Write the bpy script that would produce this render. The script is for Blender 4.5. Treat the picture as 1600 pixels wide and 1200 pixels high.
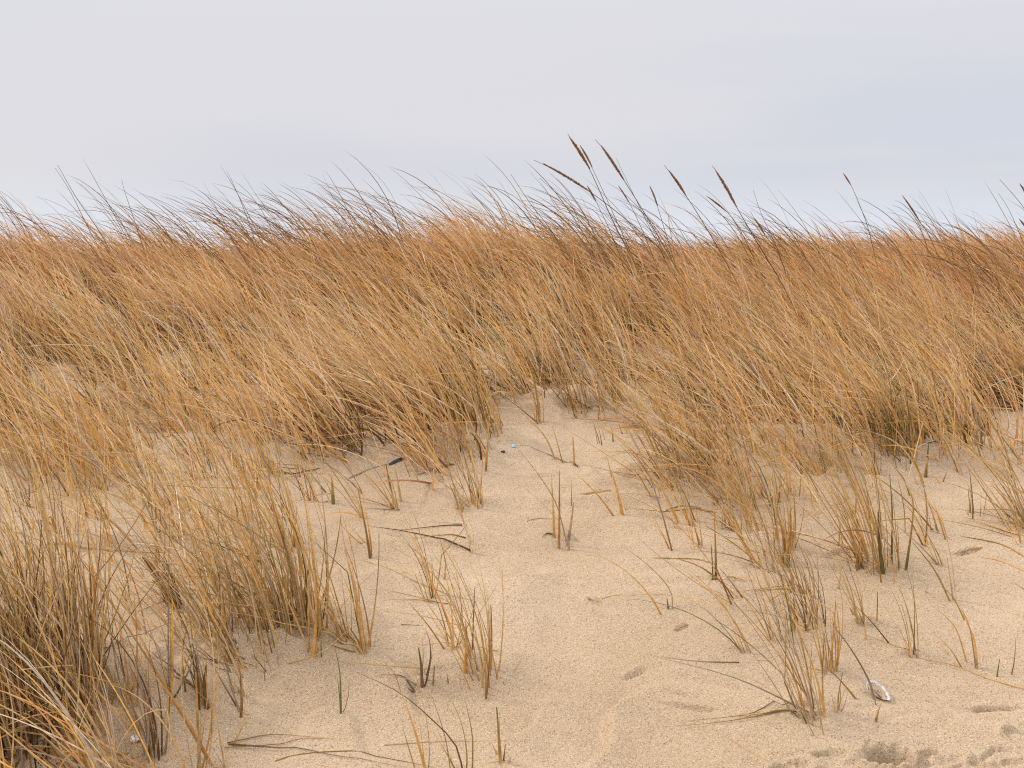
import bpy, math
import numpy as np

for o in list(bpy.data.objects):
    bpy.data.objects.remove(o)
R = math.radians
scene = bpy.context.scene
C = scene.collection
rng = np.random.default_rng(11)

# ------------------------------------------------------------------ camera
F = 1930.0                      # focal length in pixels of the 1600 px wide photograph
PITCH = math.atan(180.0 / F)    # the camera looks slightly down
CAM = np.array([0.0, 0.0, 1.5])
cd = bpy.data.cameras.new('camera')
cam = bpy.data.objects.new('camera', cd)
C.objects.link(cam)
cam.location = CAM
cam.rotation_euler = (math.pi / 2 - PITCH, 0, 0)
cd.sensor_width = 36.0
cd.lens = 36.0 * F / 1600.0
cd.clip_start = 0.05
cd.clip_end = 2000.0
scene.camera = cam

# ------------------------------------------------------------------ sky and sun (overcast)
SUN_EL, SUN_ROT = R(42), R(-75)
world = bpy.data.worlds.new('World')
scene.world = world
world.use_nodes = True
nt = world.node_tree
nt.nodes.clear()
def N(t, kind, **kw):
    n = t.nodes.new(kind)
    for k, v in kw.items():
        setattr(n, k, v)
    return n
def M(t, op, a, b=None, c=None, clamp=False):
    n = t.nodes.new('ShaderNodeMath'); n.operation = op; n.use_clamp = clamp
    for i, v in enumerate((a, b, c)):
        if v is None: continue
        if isinstance(v, (int, float)): n.inputs[i].default_value = v
        else: t.links.new(v, n.inputs[i])
    return n.outputs[0]
def MIX(t, fac, a, b, blend='MIX'):
    n = t.nodes.new('ShaderNodeMix'); n.data_type = 'RGBA'; n.blend_type = blend
    for s, v in ((0, fac), (6, a), (7, b)):
        if isinstance(v, (int, float)): n.inputs[s].default_value = v
        elif isinstance(v, (tuple, list)): n.inputs[s].default_value = (*v[:3], 1)
        else: t.links.new(v, n.inputs[s])
    return n.outputs[2]
def NOISE(t, vec, scale, detail=4, rough=0.5, dist=0.0):
    n = N(t, 'ShaderNodeTexNoise'); n.inputs['Scale'].default_value = scale
    n.inputs['Detail'].default_value = detail; n.inputs['Roughness'].default_value = rough
    n.inputs['Distortion'].default_value = dist
    t.links.new(vec, n.inputs['Vector']); return n.outputs['Fac']
def MR(t, v, a, b, c=0.0, d=1.0, smooth=True):
    n = N(t, 'ShaderNodeMapRange'); n.interpolation_type = 'SMOOTHSTEP' if smooth else 'LINEAR'
    t.links.new(v, n.inputs[0])
    for i, x in enumerate((a, b, c, d)): n.inputs[i + 1].default_value = x
    return n.outputs[0]
def MAPV(t, vec, sc):
    n = N(t, 'ShaderNodeMapping'); n.inputs['Scale'].default_value = sc
    t.links.new(vec, n.inputs['Vector']); return n.outputs[0]

sky = N(nt, 'ShaderNodeTexSky', sky_type='NISHITA', sun_disc=False)
sky.sun_elevation = SUN_EL; sky.sun_rotation = SUN_ROT
sky.air_density = 1.0; sky.dust_density = 3.0
tc = N(nt, 'ShaderNodeTexCoord')
gen = tc.outputs['Generated']
sep = N(nt, 'ShaderNodeSeparateXYZ'); nt.links.new(gen, sep.inputs[0])
el = sep.outputs['Z']
# cloud deck: nearly even, brighter towards the zenith like any overcast sky
soft = NOISE(nt, MAPV(nt, gen, (1.2, 1.2, 3.5)), 1.3, 3, 0.45, 0.2)
low = NOISE(nt, MAPV(nt, gen, (1.0, 1.0, 9.0)), 2.6, 3, 0.45, 0.2)
cloud = MIX(nt, MR(nt, soft, 0.36, 0.64), (0.40, 0.413, 0.465), (0.475, 0.473, 0.50))
blueb = M(nt, 'MULTIPLY', MR(nt, sep.outputs['X'], -0.25, 0.6), MR(nt, el, 0.26, 0.03))
cloud = MIX(nt, M(nt, 'MULTIPLY', blueb, MR(nt, low, 0.35, 0.6)), cloud, (0.395, 0.43, 0.495))
cloud = MIX(nt, MR(nt, el, 0.085, 0.0, 0.0, 0.75), cloud, (0.57, 0.60, 0.65))
zen = MR(nt, el, 0.15, 1.0, 1.0, 3.15)
vm = N(nt, 'ShaderNodeVectorMath', operation='SCALE')
nt.links.new(cloud, vm.inputs[0]); nt.links.new(zen, vm.inputs['Scale'])
bg1 = N(nt, 'ShaderNodeBackground'); bg1.inputs['Strength'].default_value = 0.05
nt.links.new(sky.outputs[0], bg1.inputs['Color'])
bg2 = N(nt, 'ShaderNodeBackground'); bg2.inputs['Strength'].default_value = 1.0
nt.links.new(vm.outputs[0], bg2.inputs['Color'])
mx = N(nt, 'ShaderNodeMixShader'); mx.inputs[0].default_value = 0.93
nt.links.new(bg1.outputs[0], mx.inputs[1]); nt.links.new(bg2.outputs[0], mx.inputs[2])
wo = N(nt, 'ShaderNodeOutputWorld'); nt.links.new(mx.outputs[0], wo.inputs['Surface'])

sd = bpy.data.lights.new('sun', 'SUN'); sd.energy = 1.5; sd.angle = R(10); sd.color = (1.0, 0.93, 0.84)
sun = bpy.data.objects.new('sun', sd); C.objects.link(sun)
sun.rotation_euler = (R(90) - SUN_EL, 0, R(-105))     # soft light from the upper left
sun.location = (-10, 8, 20)

vs = scene.view_settings
vs.view_transform = 'Standard'; vs.look = 'None'; vs.exposure = 0.68; vs.gamma = 1.0
vs.use_curve_mapping = False
scene.render.engine = 'CYCLES'
scene.render.resolution_x = 1024; scene.render.resolution_y = 768
scene.cycles.use_denoising = False
scene.cycles.pixel_filter_type = 'BLACKMAN_HARRIS'; scene.cycles.filter_width = 1.15
scene.cycles.max_bounces = 6
scene.cycles.diffuse_bounces = 3
scene.cycles.transmission_bounces = 3

# ------------------------------------------------------------------ geometry helpers
cf = np.array([0, math.cos(PITCH), -math.sin(PITCH)])
cu = np.array([0, math.sin(PITCH), math.cos(PITCH)])
def ray(px, py):
    px = np.asarray(px, float); py = np.asarray(py, float)
    return cf + ((px - 800) / F)[..., None] * np.array([1.0, 0, 0]) + ((600 - py) / F)[..., None] * cu
def at(px, py, Y):
    d = ray(px, py); return CAM + d * (np.asarray(Y, float) / d[..., 1])[..., None]
def project(P):
    r = P - CAM; dp = np.maximum(r @ cf, 0.05)
    return 800 + F * r[..., 0] / dp, 600 - F * (r @ cu) / dp

def _hash(ix, iy, s):
    h = (ix * 374761393 + iy * 668265263 + s * 974634777) & 0xffffffff
    h = ((h ^ (h >> 13)) * 1274126177) & 0xffffffff
    return ((h ^ (h >> 16)) & 0xffffff) / float(0xffffff)
def vnoise(x, y, s=0):
    x = np.asarray(x, float); y = np.asarray(y, float)
    ix = np.floor(x).astype(np.int64); iy = np.floor(y).astype(np.int64)
    fx = x - ix; fy = y - iy
    fx = fx * fx * (3 - 2 * fx); fy = fy * fy * (3 - 2 * fy)
    a = _hash(ix, iy, s); b = _hash(ix + 1, iy, s); c = _hash(ix, iy + 1, s); d = _hash(ix + 1, iy + 1, s)
    return (a + (b - a) * fx) * (1 - fy) + (c + (d - c) * fx) * fy
def fbm(x, y, s=0, o=4):
    v = 0; a = 0.5; t = 0
    for i in range(o):
        v = v + a * vnoise(x * 2 ** i + 17 * i, y * 2 ** i + 5 * i, s + i); t += a; a *= 0.5
    return v / t * 2 - 1
def sstep(x, a, b):
    t = np.clip((x - a) / (b - a), 0, 1); return t * t * (3 - 2 * t)

# ------------------------------------------------------------------ dune surface
# control points (photograph pixel, distance): where the bare surface of the dune lies
ctrl = []
for px in (-300, 0, 400, 800, 1200, 1600, 1900):
    ctrl += [(px, 1330, 3.1), (px, 1200, 3.6), (px, 1000, 4.25), (px, 850, 4.95), (px, 710, 5.9)]
for px, py, Y in ((-300, 600, 7), (0, 605, 7), (400, 612, 7), (700, 610, 6.9), (900, 618, 6.8), (1200, 620, 6.9), (1600, 615, 7.2), (1900, 610, 7.2),
                  (-300, 500, 8.4), (0, 505, 8.4), (400, 505, 8.3), (800, 490, 8.2), (1000, 505, 8.2), (1200, 520, 8.4), (1600, 515, 8.8), (1900, 510, 8.8),
                  (-300, 436, 9.8), (0, 438, 9.8), (250, 438, 9.8), (400, 446, 9.7), (560, 454, 9.6), (700, 444, 9.4), (810, 402, 9.2), (890, 414, 9.3), (1000, 464, 9.6), (1150, 470, 10), (1400, 452, 10.5), (1600, 440, 10.6), (1900, 440, 10.6),
                  (0, 460, 12), (500, 462, 12), (800, 440, 12), (1050, 462, 12.5), (1300, 418, 13.5), (1500, 421, 13.5), (1700, 418, 13.5), (2000, 420, 13),
                  (0, 455, 17), (400, 455, 17), (800, 445, 17), (1060, 425, 18), (1300, 430, 18), (1600, 430, 18),
                  (-400, 425, 28), (200, 425, 28), (800, 420, 28), (1400, 418, 28), (2000, 420, 28),
                  (0, 424, 60), (800, 424, 60), (1600, 424, 60), (0, 424, 110), (800, 424, 110), (1600, 424, 110)):
    ctrl.append((px, py, Y))
cp = at([c[0] for c in ctrl], [c[1] for c in ctrl], [c[2] for c in ctrl])
def warp(x, y):                                    # distances are compressed so near and far points count alike
    ly = np.log(np.maximum(y, 1.0)) * 4.0
    return x / np.maximum(y, 1.5) * 2.5, ly
wx, wy = warp(cp[:, 0], cp[:, 1])
def tps(r2): return r2 * np.log(r2 + 1e-9)
K = tps((wx[:, None] - wx) ** 2 + (wy[:, None] - wy) ** 2) + np.eye(len(wx)) * 0.04
P1 = np.c_[np.ones(len(wx)), wx, wy]
A_ = np.block([[K, P1], [P1.T, np.zeros((3, 3))]])
sol = np.linalg.solve(A_, np.r_[cp[:, 2], 0, 0, 0])
def base_height(x, y):
    sh = np.shape(x); x = np.ravel(x); y = np.ravel(y)
    yy = np.clip(y, 2.6, 110)
    xx = np.clip(x / yy, -0.75, 0.75) * yy
    a, b = warp(xx, yy)
    out = sol[-3] + sol[-2] * a + sol[-1] * b
    for i in range(len(wx)):
        out = out + sol[i] * tps((a - wx[i]) ** 2 + (b - wy[i]) ** 2)
    return out.reshape(sh)

def spaced(segs):
    v = [segs[0][0]]
    for a, b, s0, s1 in segs:
        p = a
        while p < b - 1e-6:
            t = (p - a) / (b - a); p += s0 + (s1 - s0) * t; v.append(min(p, b))
    return np.unique(np.round(np.array(v), 5))
gx = spaced([(-140, -12, 8, 0.8), (-12, -4, 0.6, 0.08), (-4, -2.6, 0.06, 0.02), (-2.6, 0.55, 0.0125, 0.0125), (0.55, 1.75, 0.006, 0.006), (1.75, 2.6, 0.0125, 0.0125), (2.6, 4, 0.02, 0.06), (4, 12, 0.08, 0.6), (12, 140, 0.8, 8)])
gy = spaced([(-12, 2.2, 1.0, 0.12), (2.2, 3.3, 0.1, 0.02), (3.3, 3.5, 0.011, 0.011), (3.5, 3.9, 0.0055, 0.0055), (3.9, 6.6, 0.0115, 0.015), (6.6, 9, 0.025, 0.06), (9, 20, 0.08, 0.5), (20, 200, 0.7, 12)])
GX, GY = np.meshgrid(gx, gy)
GZ = base_height(GX, GY)
def H(x, y, G=None):
    G = GZ if G is None else G
    x = np.asarray(x, float); y = np.asarray(y, float)
    i = np.clip(np.searchsorted(gx, x) - 1, 0, len(gx) - 2); j = np.clip(np.searchsorted(gy, y) - 1, 0, len(gy) - 2)
    fx = np.clip((x - gx[i]) / (gx[i + 1] - gx[i]), 0, 1); fy = np.clip((y - gy[j]) / (gy[j + 1] - gy[j]), 0, 1)
    return (G[j, i] * (1 - fx) + G[j, i + 1] * fx) * (1 - fy) + (G[j + 1, i] * (1 - fx) + G[j + 1, i + 1] * fx) * fy
def hit(px, py):
    d = ray(px, py); t = 2.4
    lo = t
    while t < 40:
        p = CAM + d * t
        if p[2] < H(p[0], p[1]): break
        lo = t; t *= 1.01
    hi = t
    for _ in range(18):
        m = (lo + hi) / 2; p = CAM + d * m
        if p[2] < H(p[0], p[1]): hi = m
        else: lo = m
    return CAM + d * hi

# relief of the sand: broad undulation, wind drifts, sharp little lips
near = sstep(GY, 22, 9)
GZ += 0.030 * fbm(GX * 0.9, GY * 0.9, 3, 3) * near
GZ += 0.04 * fbm(GX * 0.35, GY * 0.35, 31, 2) * sstep(GY, 7.5, 11) * sstep(GY, 40, 20)
GZ += 0.012 * fbm(GX * 3.1 + 0.8 * GY, GY * 4.2, 7, 3) * near
wv = fbm(GX * 1.1, GY * 1.7, 12, 3)
rp = np.sin((GY * 2.1 + GX * 0.55 + wv * 1.6) * 2 * math.pi * 1.25)
GZ += 0.009 * np.abs(rp) ** 0.6 * sstep(fbm(GX * 0.8, GY * 0.8, 21, 2), -0.1, 0.5) * near
rp = (GY * 1.9 - GX * 0.35 + 1.1 * fbm(GX * 1.7, GY * 1.3, 55, 3))
saw = rp - np.floor(rp)
GZ += 0.036 * np.where(saw < 0.9, saw / 0.9, (1 - saw) / 0.1) * sstep(fbm(GX * 1.3, GY * 1.6, 61, 2), -0.05, 0.4) * near

def dent(px0, py0, px1, py1, w, depth, lip=0.5):
    """a scoop between two points with a raised edge on the far side"""
    global GZ
    w *= 0.62
    a = hit(px0, py0); b = hit(px1, py1)
    ab = b[:2] - a[:2]; L = np.linalg.norm(ab) + 1e-6; u = ab / L; n = np.array([-u[1], u[0]])
    if n[1] < 0: n = -n
    m = (np.abs(GX - (a[0] + b[0]) / 2) < L + 5 * w) & (np.abs(GY - (a[1] + b[1]) / 2) < L + 5 * w)
    rx = GX[m] - a[0]; ry = GY[m] - a[1]
    s = (rx * u[0] + ry * u[1]) / L; q = rx * n[0] + ry * n[1]
    q = q + 0.5 * w * fbm(GX[m] * 14, GY[m] * 14, 5, 2)
    env = sstep(s, -0.12, 0.3) * sstep(s, 1.12, 0.7)
    GZ[m] += env * 1.7 * (-depth * np.exp(-(q / w) ** 2) + lip * depth * np.exp(-((q - 1.9 * w) / (0.9 * w)) ** 2))
def mound(px, py, rx_, ry_, h):
    global GZ
    c = hit(px, py)
    m = (np.abs(GX - c[0]) < 4 * rx_) & (np.abs(GY - c[1]) < 4 * ry_)
    q = ((GX[m] - c[0]) / rx_) ** 2 + ((GY[m] - c[1]) / ry_) ** 2
    GZ[m] += 1.3 * h * np.exp(-q) * (1 + 0.35 * fbm(GX[m] * 14, GY[m] * 14, 77, 2))

for a in ((60, 1100, .42, .22, .09), (450, 985, .30, .16, .06), (230, 1060, .4, .2, .05), (735, 1045, .16, .10, .035), (660, 1070, .09, .05, .03),
          (1270, 1110, .13, .09, .03), (1300, 1050, .1, .07, .02), (1380, 880, .18, .1, .035), (1215, 850, .16, .1, .03), (690, 700, .5, .2, .09),
          (890, 640, .5, .2, .08), (1050, 745, .35, .16, .06), (1380, 710, .5, .18, .07), (1345, 975, .08, .05, .02), (1425, 1025, .08, .05, .015),
          (1590, 800, .2, .1, .04), (745, 785, .1, .06, .02), (390, 1010, .22, .1, .04), (1180, 690, .5, .2, .06), (1250, 1010, .3, .1, .015),
          (960, 780, .5, .05, .018), (1030, 720, .3, .05, .02), (600, 850, .3, .06, .015), (300, 700, .5, .15, .03), (150, 850, .4, .07, .03)):
    mound(*a)
for a in ((975, 1062, 1010, 1043, .012, .012), (920, 935, 940, 944, .010, .010), (1055, 985, 1078, 976, .010, .012), (1510, 1110, 1600, 1106, .013, .014),
          (1495, 866, 1530, 858, .014, .014), (1175, 922, 1215, 921, .009, .008), (1140, 905, 1165, 907, .009, .008), (905, 772, 960, 768, .012, .011),
          (990, 800, 1060, 812, .018, .014), (820, 748, 880, 742, .014, .010), (600, 833, 660, 842, .016, .014), (660, 845, 725, 858, .014, .012),
          (1290, 870, 1370, 850, .02, .016), (1060, 905, 1130, 905, .014, .008), (700, 1046, 640, 1052, .02, .014), (1020, 1075, 1100, 1090, .012, .007),
          (1030, 1098, 1120, 1112, .012, .007), (1240, 1115, 1290, 1122, .02, .015),
          (1340, 972, 1372, 976, .014, .012), (1400, 1022, 1440, 1024, .014, .010), (210, 850, 330, 862, .016, .014), (60, 855, 180, 862, .016, .012)):
    dent(*a)
def pit(px, py, rx_, ry_, depth, ang=0.0, rim=0.35):
    """a trodden hollow with a steep ragged wall and crumbled rim"""
    global GZ
    c = hit(px, py); m = (np.abs(GX - c[0]) < 3 * max(rx_, ry_)) & (np.abs(GY - c[1]) < 3 * max(rx_, ry_))
    X = GX[m] - c[0]; Y = GY[m] - c[1]; ca_, sa_ = math.cos(ang), math.sin(ang)
    u = (X * ca_ + Y * sa_) / rx_; v = (-X * sa_ + Y * ca_) / ry_
    r = np.sqrt(u * u + v * v) * (1 + 0.30 * fbm(GX[m] * 22 + px, GY[m] * 22, 9, 3)) + 0.15 * u * v
    GZ[m] += -depth * sstep(r, 1.02, 0.78) + rim * depth * np.exp(-((r - 1.22) / 0.2) ** 2) * (1 + 0.9 * fbm(GX[m] * 40, GY[m] * 40, 19, 2))
pit(1386, 1188, 0.065, 0.055, 0.055, 0.45)
pit(1448, 1180, 0.045, 0.020, 0.014, 0.6)
for a in ((1300, 1176, .052, .014, .016, .12), (1345, 1170, .03, .01, .010, .3), (1235, 1196, .06, .02, .012, .2), (1545, 1178, .050, .009, .013, .75), (1568, 1172, .045, .008, .010, .2),
          (1530, 1192, .03, .009, .010, -.5), (1590, 1190, .05, .014, .012, .1), (1590, 1143, .045, .025, .018, .1), (1560, 1110, .07, .012, .012, .05), (1500, 1196, .03, .012, .01, .9)):
    pit(*a)
# trampled crust at the bottom right
pX, pY = project(np.stack([GX, GY, GZ], -1))
clod = sstep(pY + 22 * fbm(GX * 6, GY * 6, 88, 2), 1163, 1190) * sstep(pX, 1130, 1260) * (GY > 2.5) * (GY < 4.5)
GZ += clod * (0.022 * fbm(GX * 18, GY * 18, 90, 4) + 0.020 * np.maximum(fbm(GX * 38, GY * 38, 91, 2), 0) - 0.004)
GZ += 0.0012 * fbm(GX * 45, GY * 45, 95, 2) * sstep(GY, 7, 5.5) * (GY > 3)

def new_mesh(name, V, Fc, col=None, smooth=False):
    me = bpy.data.meshes.new(name)
    V = np.ascontiguousarray(V, np.float32); Fc = np.ascontiguousarray(Fc, np.int32)
    me.vertices.add(len(V)); me.vertices.foreach_set('co', V.ravel())
    k = Fc.shape[1]
    me.loops.add(Fc.size); me.loops.foreach_set('vertex_index', Fc.ravel())
    me.polygons.add(len(Fc)); me.polygons.foreach_set('loop_start', np.arange(0, Fc.size, k, dtype=np.int32))
    me.update(calc_edges=True)
    if smooth: me.polygons.foreach_set('use_smooth', np.ones(len(Fc), bool))
    if col is not None:
        at_ = me.color_attributes.new('tint', 'FLOAT_COLOR', 'POINT')
        cc = np.ones((len(V), 4), np.float32); cc[:, :3] = col
        at_.data.foreach_set('color', cc.ravel())
    return me
def tag(o, label=None, cat=None, group=None, kind=None):
    if label: o['label'] = label
    if cat: o['category'] = cat
    if group: o['group'] = group
    if kind: o['kind'] = kind
    return o
def obj(name, me, mat=None, parent=None, loc=None):
    o = bpy.data.objects.new(name, me); C.objects.link(o)
    if mat is not None and not me.materials: me.materials.append(mat)
    if parent is not None: o.parent = parent
    if loc is not None: o.location = loc
    return o
def empty(name, loc):
    o = bpy.data.objects.new(name, None); C.objects.link(o); o.location = loc
    o.empty_display_size = 0.1
    return o

# ------------------------------------------------------------------ materials
def mat_sand():
    m = bpy.data.materials.new('dry_sand'); m.use_nodes = True; t = m.node_tree; t.nodes.clear()
    out = N(t, 'ShaderNodeOutputMaterial'); b = N(t, 'ShaderNodeBsdfPrincipled')
    b.inputs['Roughness'].default_value = 0.95; b.inputs['Specular IOR Level'].default_value = 0.12
    g = N(t, 'ShaderNodeNewGeometry').outputs['Position']
    big = NOISE(t, g, 1.1, 4, 0.55)
    col = MIX(t, MR(t, big, 0.32, 0.68), (0.355, 0.248, 0.142), (0.432, 0.315, 0.196))
    med = NOISE(t, g, 14, 4, 0.6)
    col = MIX(t, MR(t, med, 0.3, 0.7, 0.0, 0.35), col, (0.31, 0.22, 0.13))
    f1 = NOISE(t, g, 150, 3, 0.75)
    f2 = NOISE(t, g, 330, 2, 0.7)
    col = MIX(t, MR(t, f1, 0.50, 0.66, 0.0, 0.95), col, (0.19, 0.115, 0.06))
    col = MIX(t, MR(t, f2, 0.52, 0.68, 0.0, 0.75), col, (0.70, 0.58, 0.44))
    v = N(t, 'ShaderNodeTexVoronoi'); v.inputs['Scale'].default_value = 75; t.links.new(g, v.inputs['Vector'])
    sp = M(t, 'MULTIPLY', MR(t, v.outputs['Distance'], 0.26, 0.12), M(t, 'GREATER_THAN', NOISE(t, g, 31, 1), 0.60))
    col = MIX(t, M(t, 'MULTIPLY', sp, 0.5), col, (0.12, 0.07, 0.04))
    t.links.new(col, b.inputs['Base Color'])
    hgt = M(t, 'ADD', M(t, 'MULTIPLY', f1, 0.5), M(t, 'ADD', M(t, 'MULTIPLY', f2, 0.3), M(t, 'MULTIPLY', NOISE(t, g, 48, 3, 0.6), 0.9)))
    bp = N(t, 'ShaderNodeBump'); bp.inputs['Strength'].default_value = 0.9; bp.inputs['Distance'].default_value = 0.004
    t.links.new(hgt, bp.inputs['Height']); t.links.new(bp.outputs[0], b.inputs['Normal'])
    t.links.new(b.outputs[0], out.inputs['Surface']); return m
def mat_grass():
    m = bpy.data.materials.new('dry_grass'); m.use_nodes = True; t = m.node_tree; t.nodes.clear()
    out = N(t, 'ShaderNodeOutputMaterial'); b = N(t, 'ShaderNodeBsdfPrincipled')
    b.inputs['Roughness'].default_value = 0.48; b.inputs['Specular IOR Level'].default_value = 0.2
    a = N(t, 'ShaderNodeVertexColor'); a.layer_name = 'tint'
    g = N(t, 'ShaderNodeNewGeometry').outputs['Position']
    n1 = NOISE(t, g, 55, 3, 0.6)
    col = MIX(t, MR(t, n1, 0.3, 0.7), a.outputs['Color'], MIX(t, 1.0, a.outputs['Color'], (0.72, 0.66, 0.6), 'MULTIPLY'))
    t.links.new(col, b.inputs['Base Color'])
    tr = N(t, 'ShaderNodeBsdfTranslucent'); t.links.new(col, tr.inputs['Color'])
    mx = N(t, 'ShaderNodeMixShader'); mx.inputs[0].default_value = 0.2
    t.links.new(b.outputs[0], mx.inputs[1]); t.links.new(tr.outputs[0], mx.inputs[2])
    t.links.new(mx.outputs[0], out.inputs['Surface']); return m
def mat_plain(name, c, rough=0.6, c2=None, scale=60, spec=0.4):
    m = bpy.data.materials.new(name); m.use_nodes = True; t = m.node_tree
    b = t.nodes['Principled BSDF']; b.inputs['Roughness'].default_value = rough
    b.inputs['Specular IOR Level'].default_value = spec
    g = N(t, 'ShaderNodeNewGeometry').outputs['Position']
    c2 = c2 or tuple(x * 0.6 for x in c)
    n = NOISE(t, g, scale, 4, 0.6)
    t.links.new(MIX(t, MR(t, n, 0.35, 0.68), c, c2), b.inputs['Base Color'])
    bp = N(t, 'ShaderNodeBump'); bp.inputs['Strength'].default_value = 0.4; bp.inputs['Distance'].default_value = 0.002
    t.links.new(n, bp.inputs['Height']); t.links.new(bp.outputs[0], b.inputs['Normal'])
    return m
SAND = mat_sand(); GRASS = mat_grass()
SEED = mat_plain('seed_husk', (0.30, 0.155, 0.065), 0.7, (0.16, 0.075, 0.03), 180)

# ------------------------------------------------------------------ ground
ny, nx = GX.shape
idx = np.arange(nx * ny).reshape(ny, nx)
q = np.stack([idx[:-1, :-1], idx[:-1, 1:], idx[1:, 1:], idx[1:, :-1]], -1).reshape(-1, 4)
ground = obj('sand', new_mesh('sand', np.stack([GX, GY, GZ], -1).reshape(-1, 3), q, smooth=True), SAND)
tag(ground, kind='structure', label='pale beige dry dune sand rising under the grass with small wind drifts and trampled crust')

# ------------------------------------------------------------------ grass blades
STRAW = np.array([0.95, 0.67, 0.31]); GOLD = np.array([0.94, 0.56, 0.165]); RED = np.array([0.72, 0.38, 0.19])
PALE = np.array([0.92, 0.76, 0.54]); GREY = np.array([0.60, 0.50, 0.39]); GREEN = np.array([0.23, 0.23, 0.07])
DARK = np.array([0.15, 0.085, 0.04]); ORANGE = np.array([0.76, 0.40, 0.12]); BROWN = np.array([0.30, 0.17, 0.07])
def pick(n, table):
    w = np.array([t[1] for t in table], float); w /= w.sum()
    k = rng.choice(len(table), n, p=w)
    return np.array([t[0] for t in table])[k]

def centre_lines(root, L, az, th0, th1, pw, segs, kink=None, clear=0.004, side=None):
    """centre lines of blades: (n, segs+1, 3). th is the angle from vertical, az the direction of lean"""
    n = len(L); t = np.linspace(0, 1, segs + 1)
    tm = (t[:-1] + t[1:]) / 2
    th = th0[:, None] + (th1 - th0)[:, None] * tm[None] ** pw[:, None]
    if kink is not None:
        kt, ka = kink; th = th + np.where(tm[None] > kt[:, None], ka[:, None], 0)
    a = az[:, None] + (0 if side is None else side[:, None] * tm[None])
    st = (L / segs)[:, None]
    d = np.stack([np.sin(th) * np.cos(a), np.sin(th) * np.sin(a), np.cos(th)], -1) * st[..., None]
    P = np.concatenate([np.zeros((n, 1, 3)), np.cumsum(d, 1)], 1) + root[:, None, :]
    g = H(P[..., 0], P[..., 1]) + clear * (np.arange(segs + 1) > 0) + 0.012 * (t ** 2)[None] * rng.random((n, 1))
    P[:, 1:, 2] = np.maximum(P[:, 1:, 2], g[:, 1:])
    return P
def ribbons(P, W, cb, ct, roll, prof=0.8):
    """flat tapering blades, one array for all"""
    n, k, _ = P.shape; t = np.linspace(0, 1, k)
    T = np.gradient(P, axis=1); T /= np.linalg.norm(T, axis=2, keepdims=True) + 1e-9
    ref = np.stack([np.cos(roll), np.sin(roll), 0 * roll], -1)[:, None, :]
    S = np.cross(T, ref); S /= np.linalg.norm(S, axis=2, keepdims=True) + 1e-9
    w = W[:, None] * (np.clip(1 - t, 0, 1) ** prof * 0.93 + 0.07)[None] * 0.5
    V = np.stack([P - S * w[..., None], P + S * w[..., None]], 2)          # n,k,2,3
    b = (np.arange(n) * k * 2)[:, None] + (np.arange(k - 1) * 2)[None]
    Fc = np.stack([b, b + 1, b + 3, b + 2], -1).reshape(-1, 4)
    c = cb[:, None] + (ct - cb)[:, None] * (t ** 0.8)[None, :, None]
    col = np.repeat(c[:, :, None, :], 2, 2)
    return V.reshape(-1, 3), Fc, col.reshape(-1, 3)

# where grass is rooted, row by row down the photograph (0 none, 9 dense)
rows = {560: '99999999999999999', 590: '99989999999999999', 612: '88777999546999999', 632: '87666899313899999', 655: '76555799202777777', 690: '44333688300654642',
        720: '44333556000522422', 760: '33333322000112101', 790: '22223310000001201', 820: '11133100000000101', 850: '10033000000000000',
        900: '41033000000000000', 960: '61022000000000000', 1040: '72110000000000000', 1120: '94210000000000000', 1250: '95310000000000000'}
ry_ = np.array(sorted(rows)); rmap = np.array([[int(ch) for ch in rows[y]] for y in ry_]) / 9.0
def density(px, py):
    i = np.clip(px / 100, 0, 15.999); i0 = i.astype(int); fx = i - i0
    j = np.clip(np.interp(py, ry_, np.arange(len(ry_))), 0, len(ry_) - 1.001); j0 = j.astype(int); fy = j - j0
    return (rmap[j0, i0] * (1 - fx) + rmap[j0, i0 + 1] * fx) * (1 - fy) + (rmap[j0 + 1, i0] * (1 - fx) + rmap[j0 + 1, i0 + 1] * fx) * fy

def scatter(y0, y1, per_m2, clump_m2, clump_r, margin=1.3):
    """roots inside the wedge the picture sees plus a margin, gathered in clumps"""
    w0 = y0 * 0.44 + margin; w1 = y1 * 0.44 + margin
    area = (w0 + w1) * (y1 - y0)
    nc = int(area * clump_m2)
    cy = y0 + (y1 - y0) * rng.random(nc); cx = (rng.random(nc) * 2 - 1) * (cy * 0.44 + margin)
    cz = H(cx, cy); px, py = project(np.stack([cx, cy, cz], -1))
    d = density(px, py)
    keep = rng.random(nc) < np.minimum(1, d * 1.25 + 0.0)
    cx, cy, d = cx[keep], cy[keep], d[keep]
    size = rng.gamma(3.0, 1 / 3.0, len(cx)) * (0.16 + 0.84 * d ** 1.2)
    cnt = rng.poisson(per_m2 / clump_m2 * size)
    k = np.repeat(np.arange(len(cx)), cnt)
    r = clump_r * np.sqrt(rng.random(len(k))) * np.sqrt(size[k] + .2) * (1 + 1.1 * (1 - d[k])); a = rng.random(len(k)) * 2 * math.pi
    x = cx[k] + r * np.cos(a) * 1.3; y = cy[k] + r * np.sin(a)
    return x, y, k, r / clump_r, a, d[k]

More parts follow.
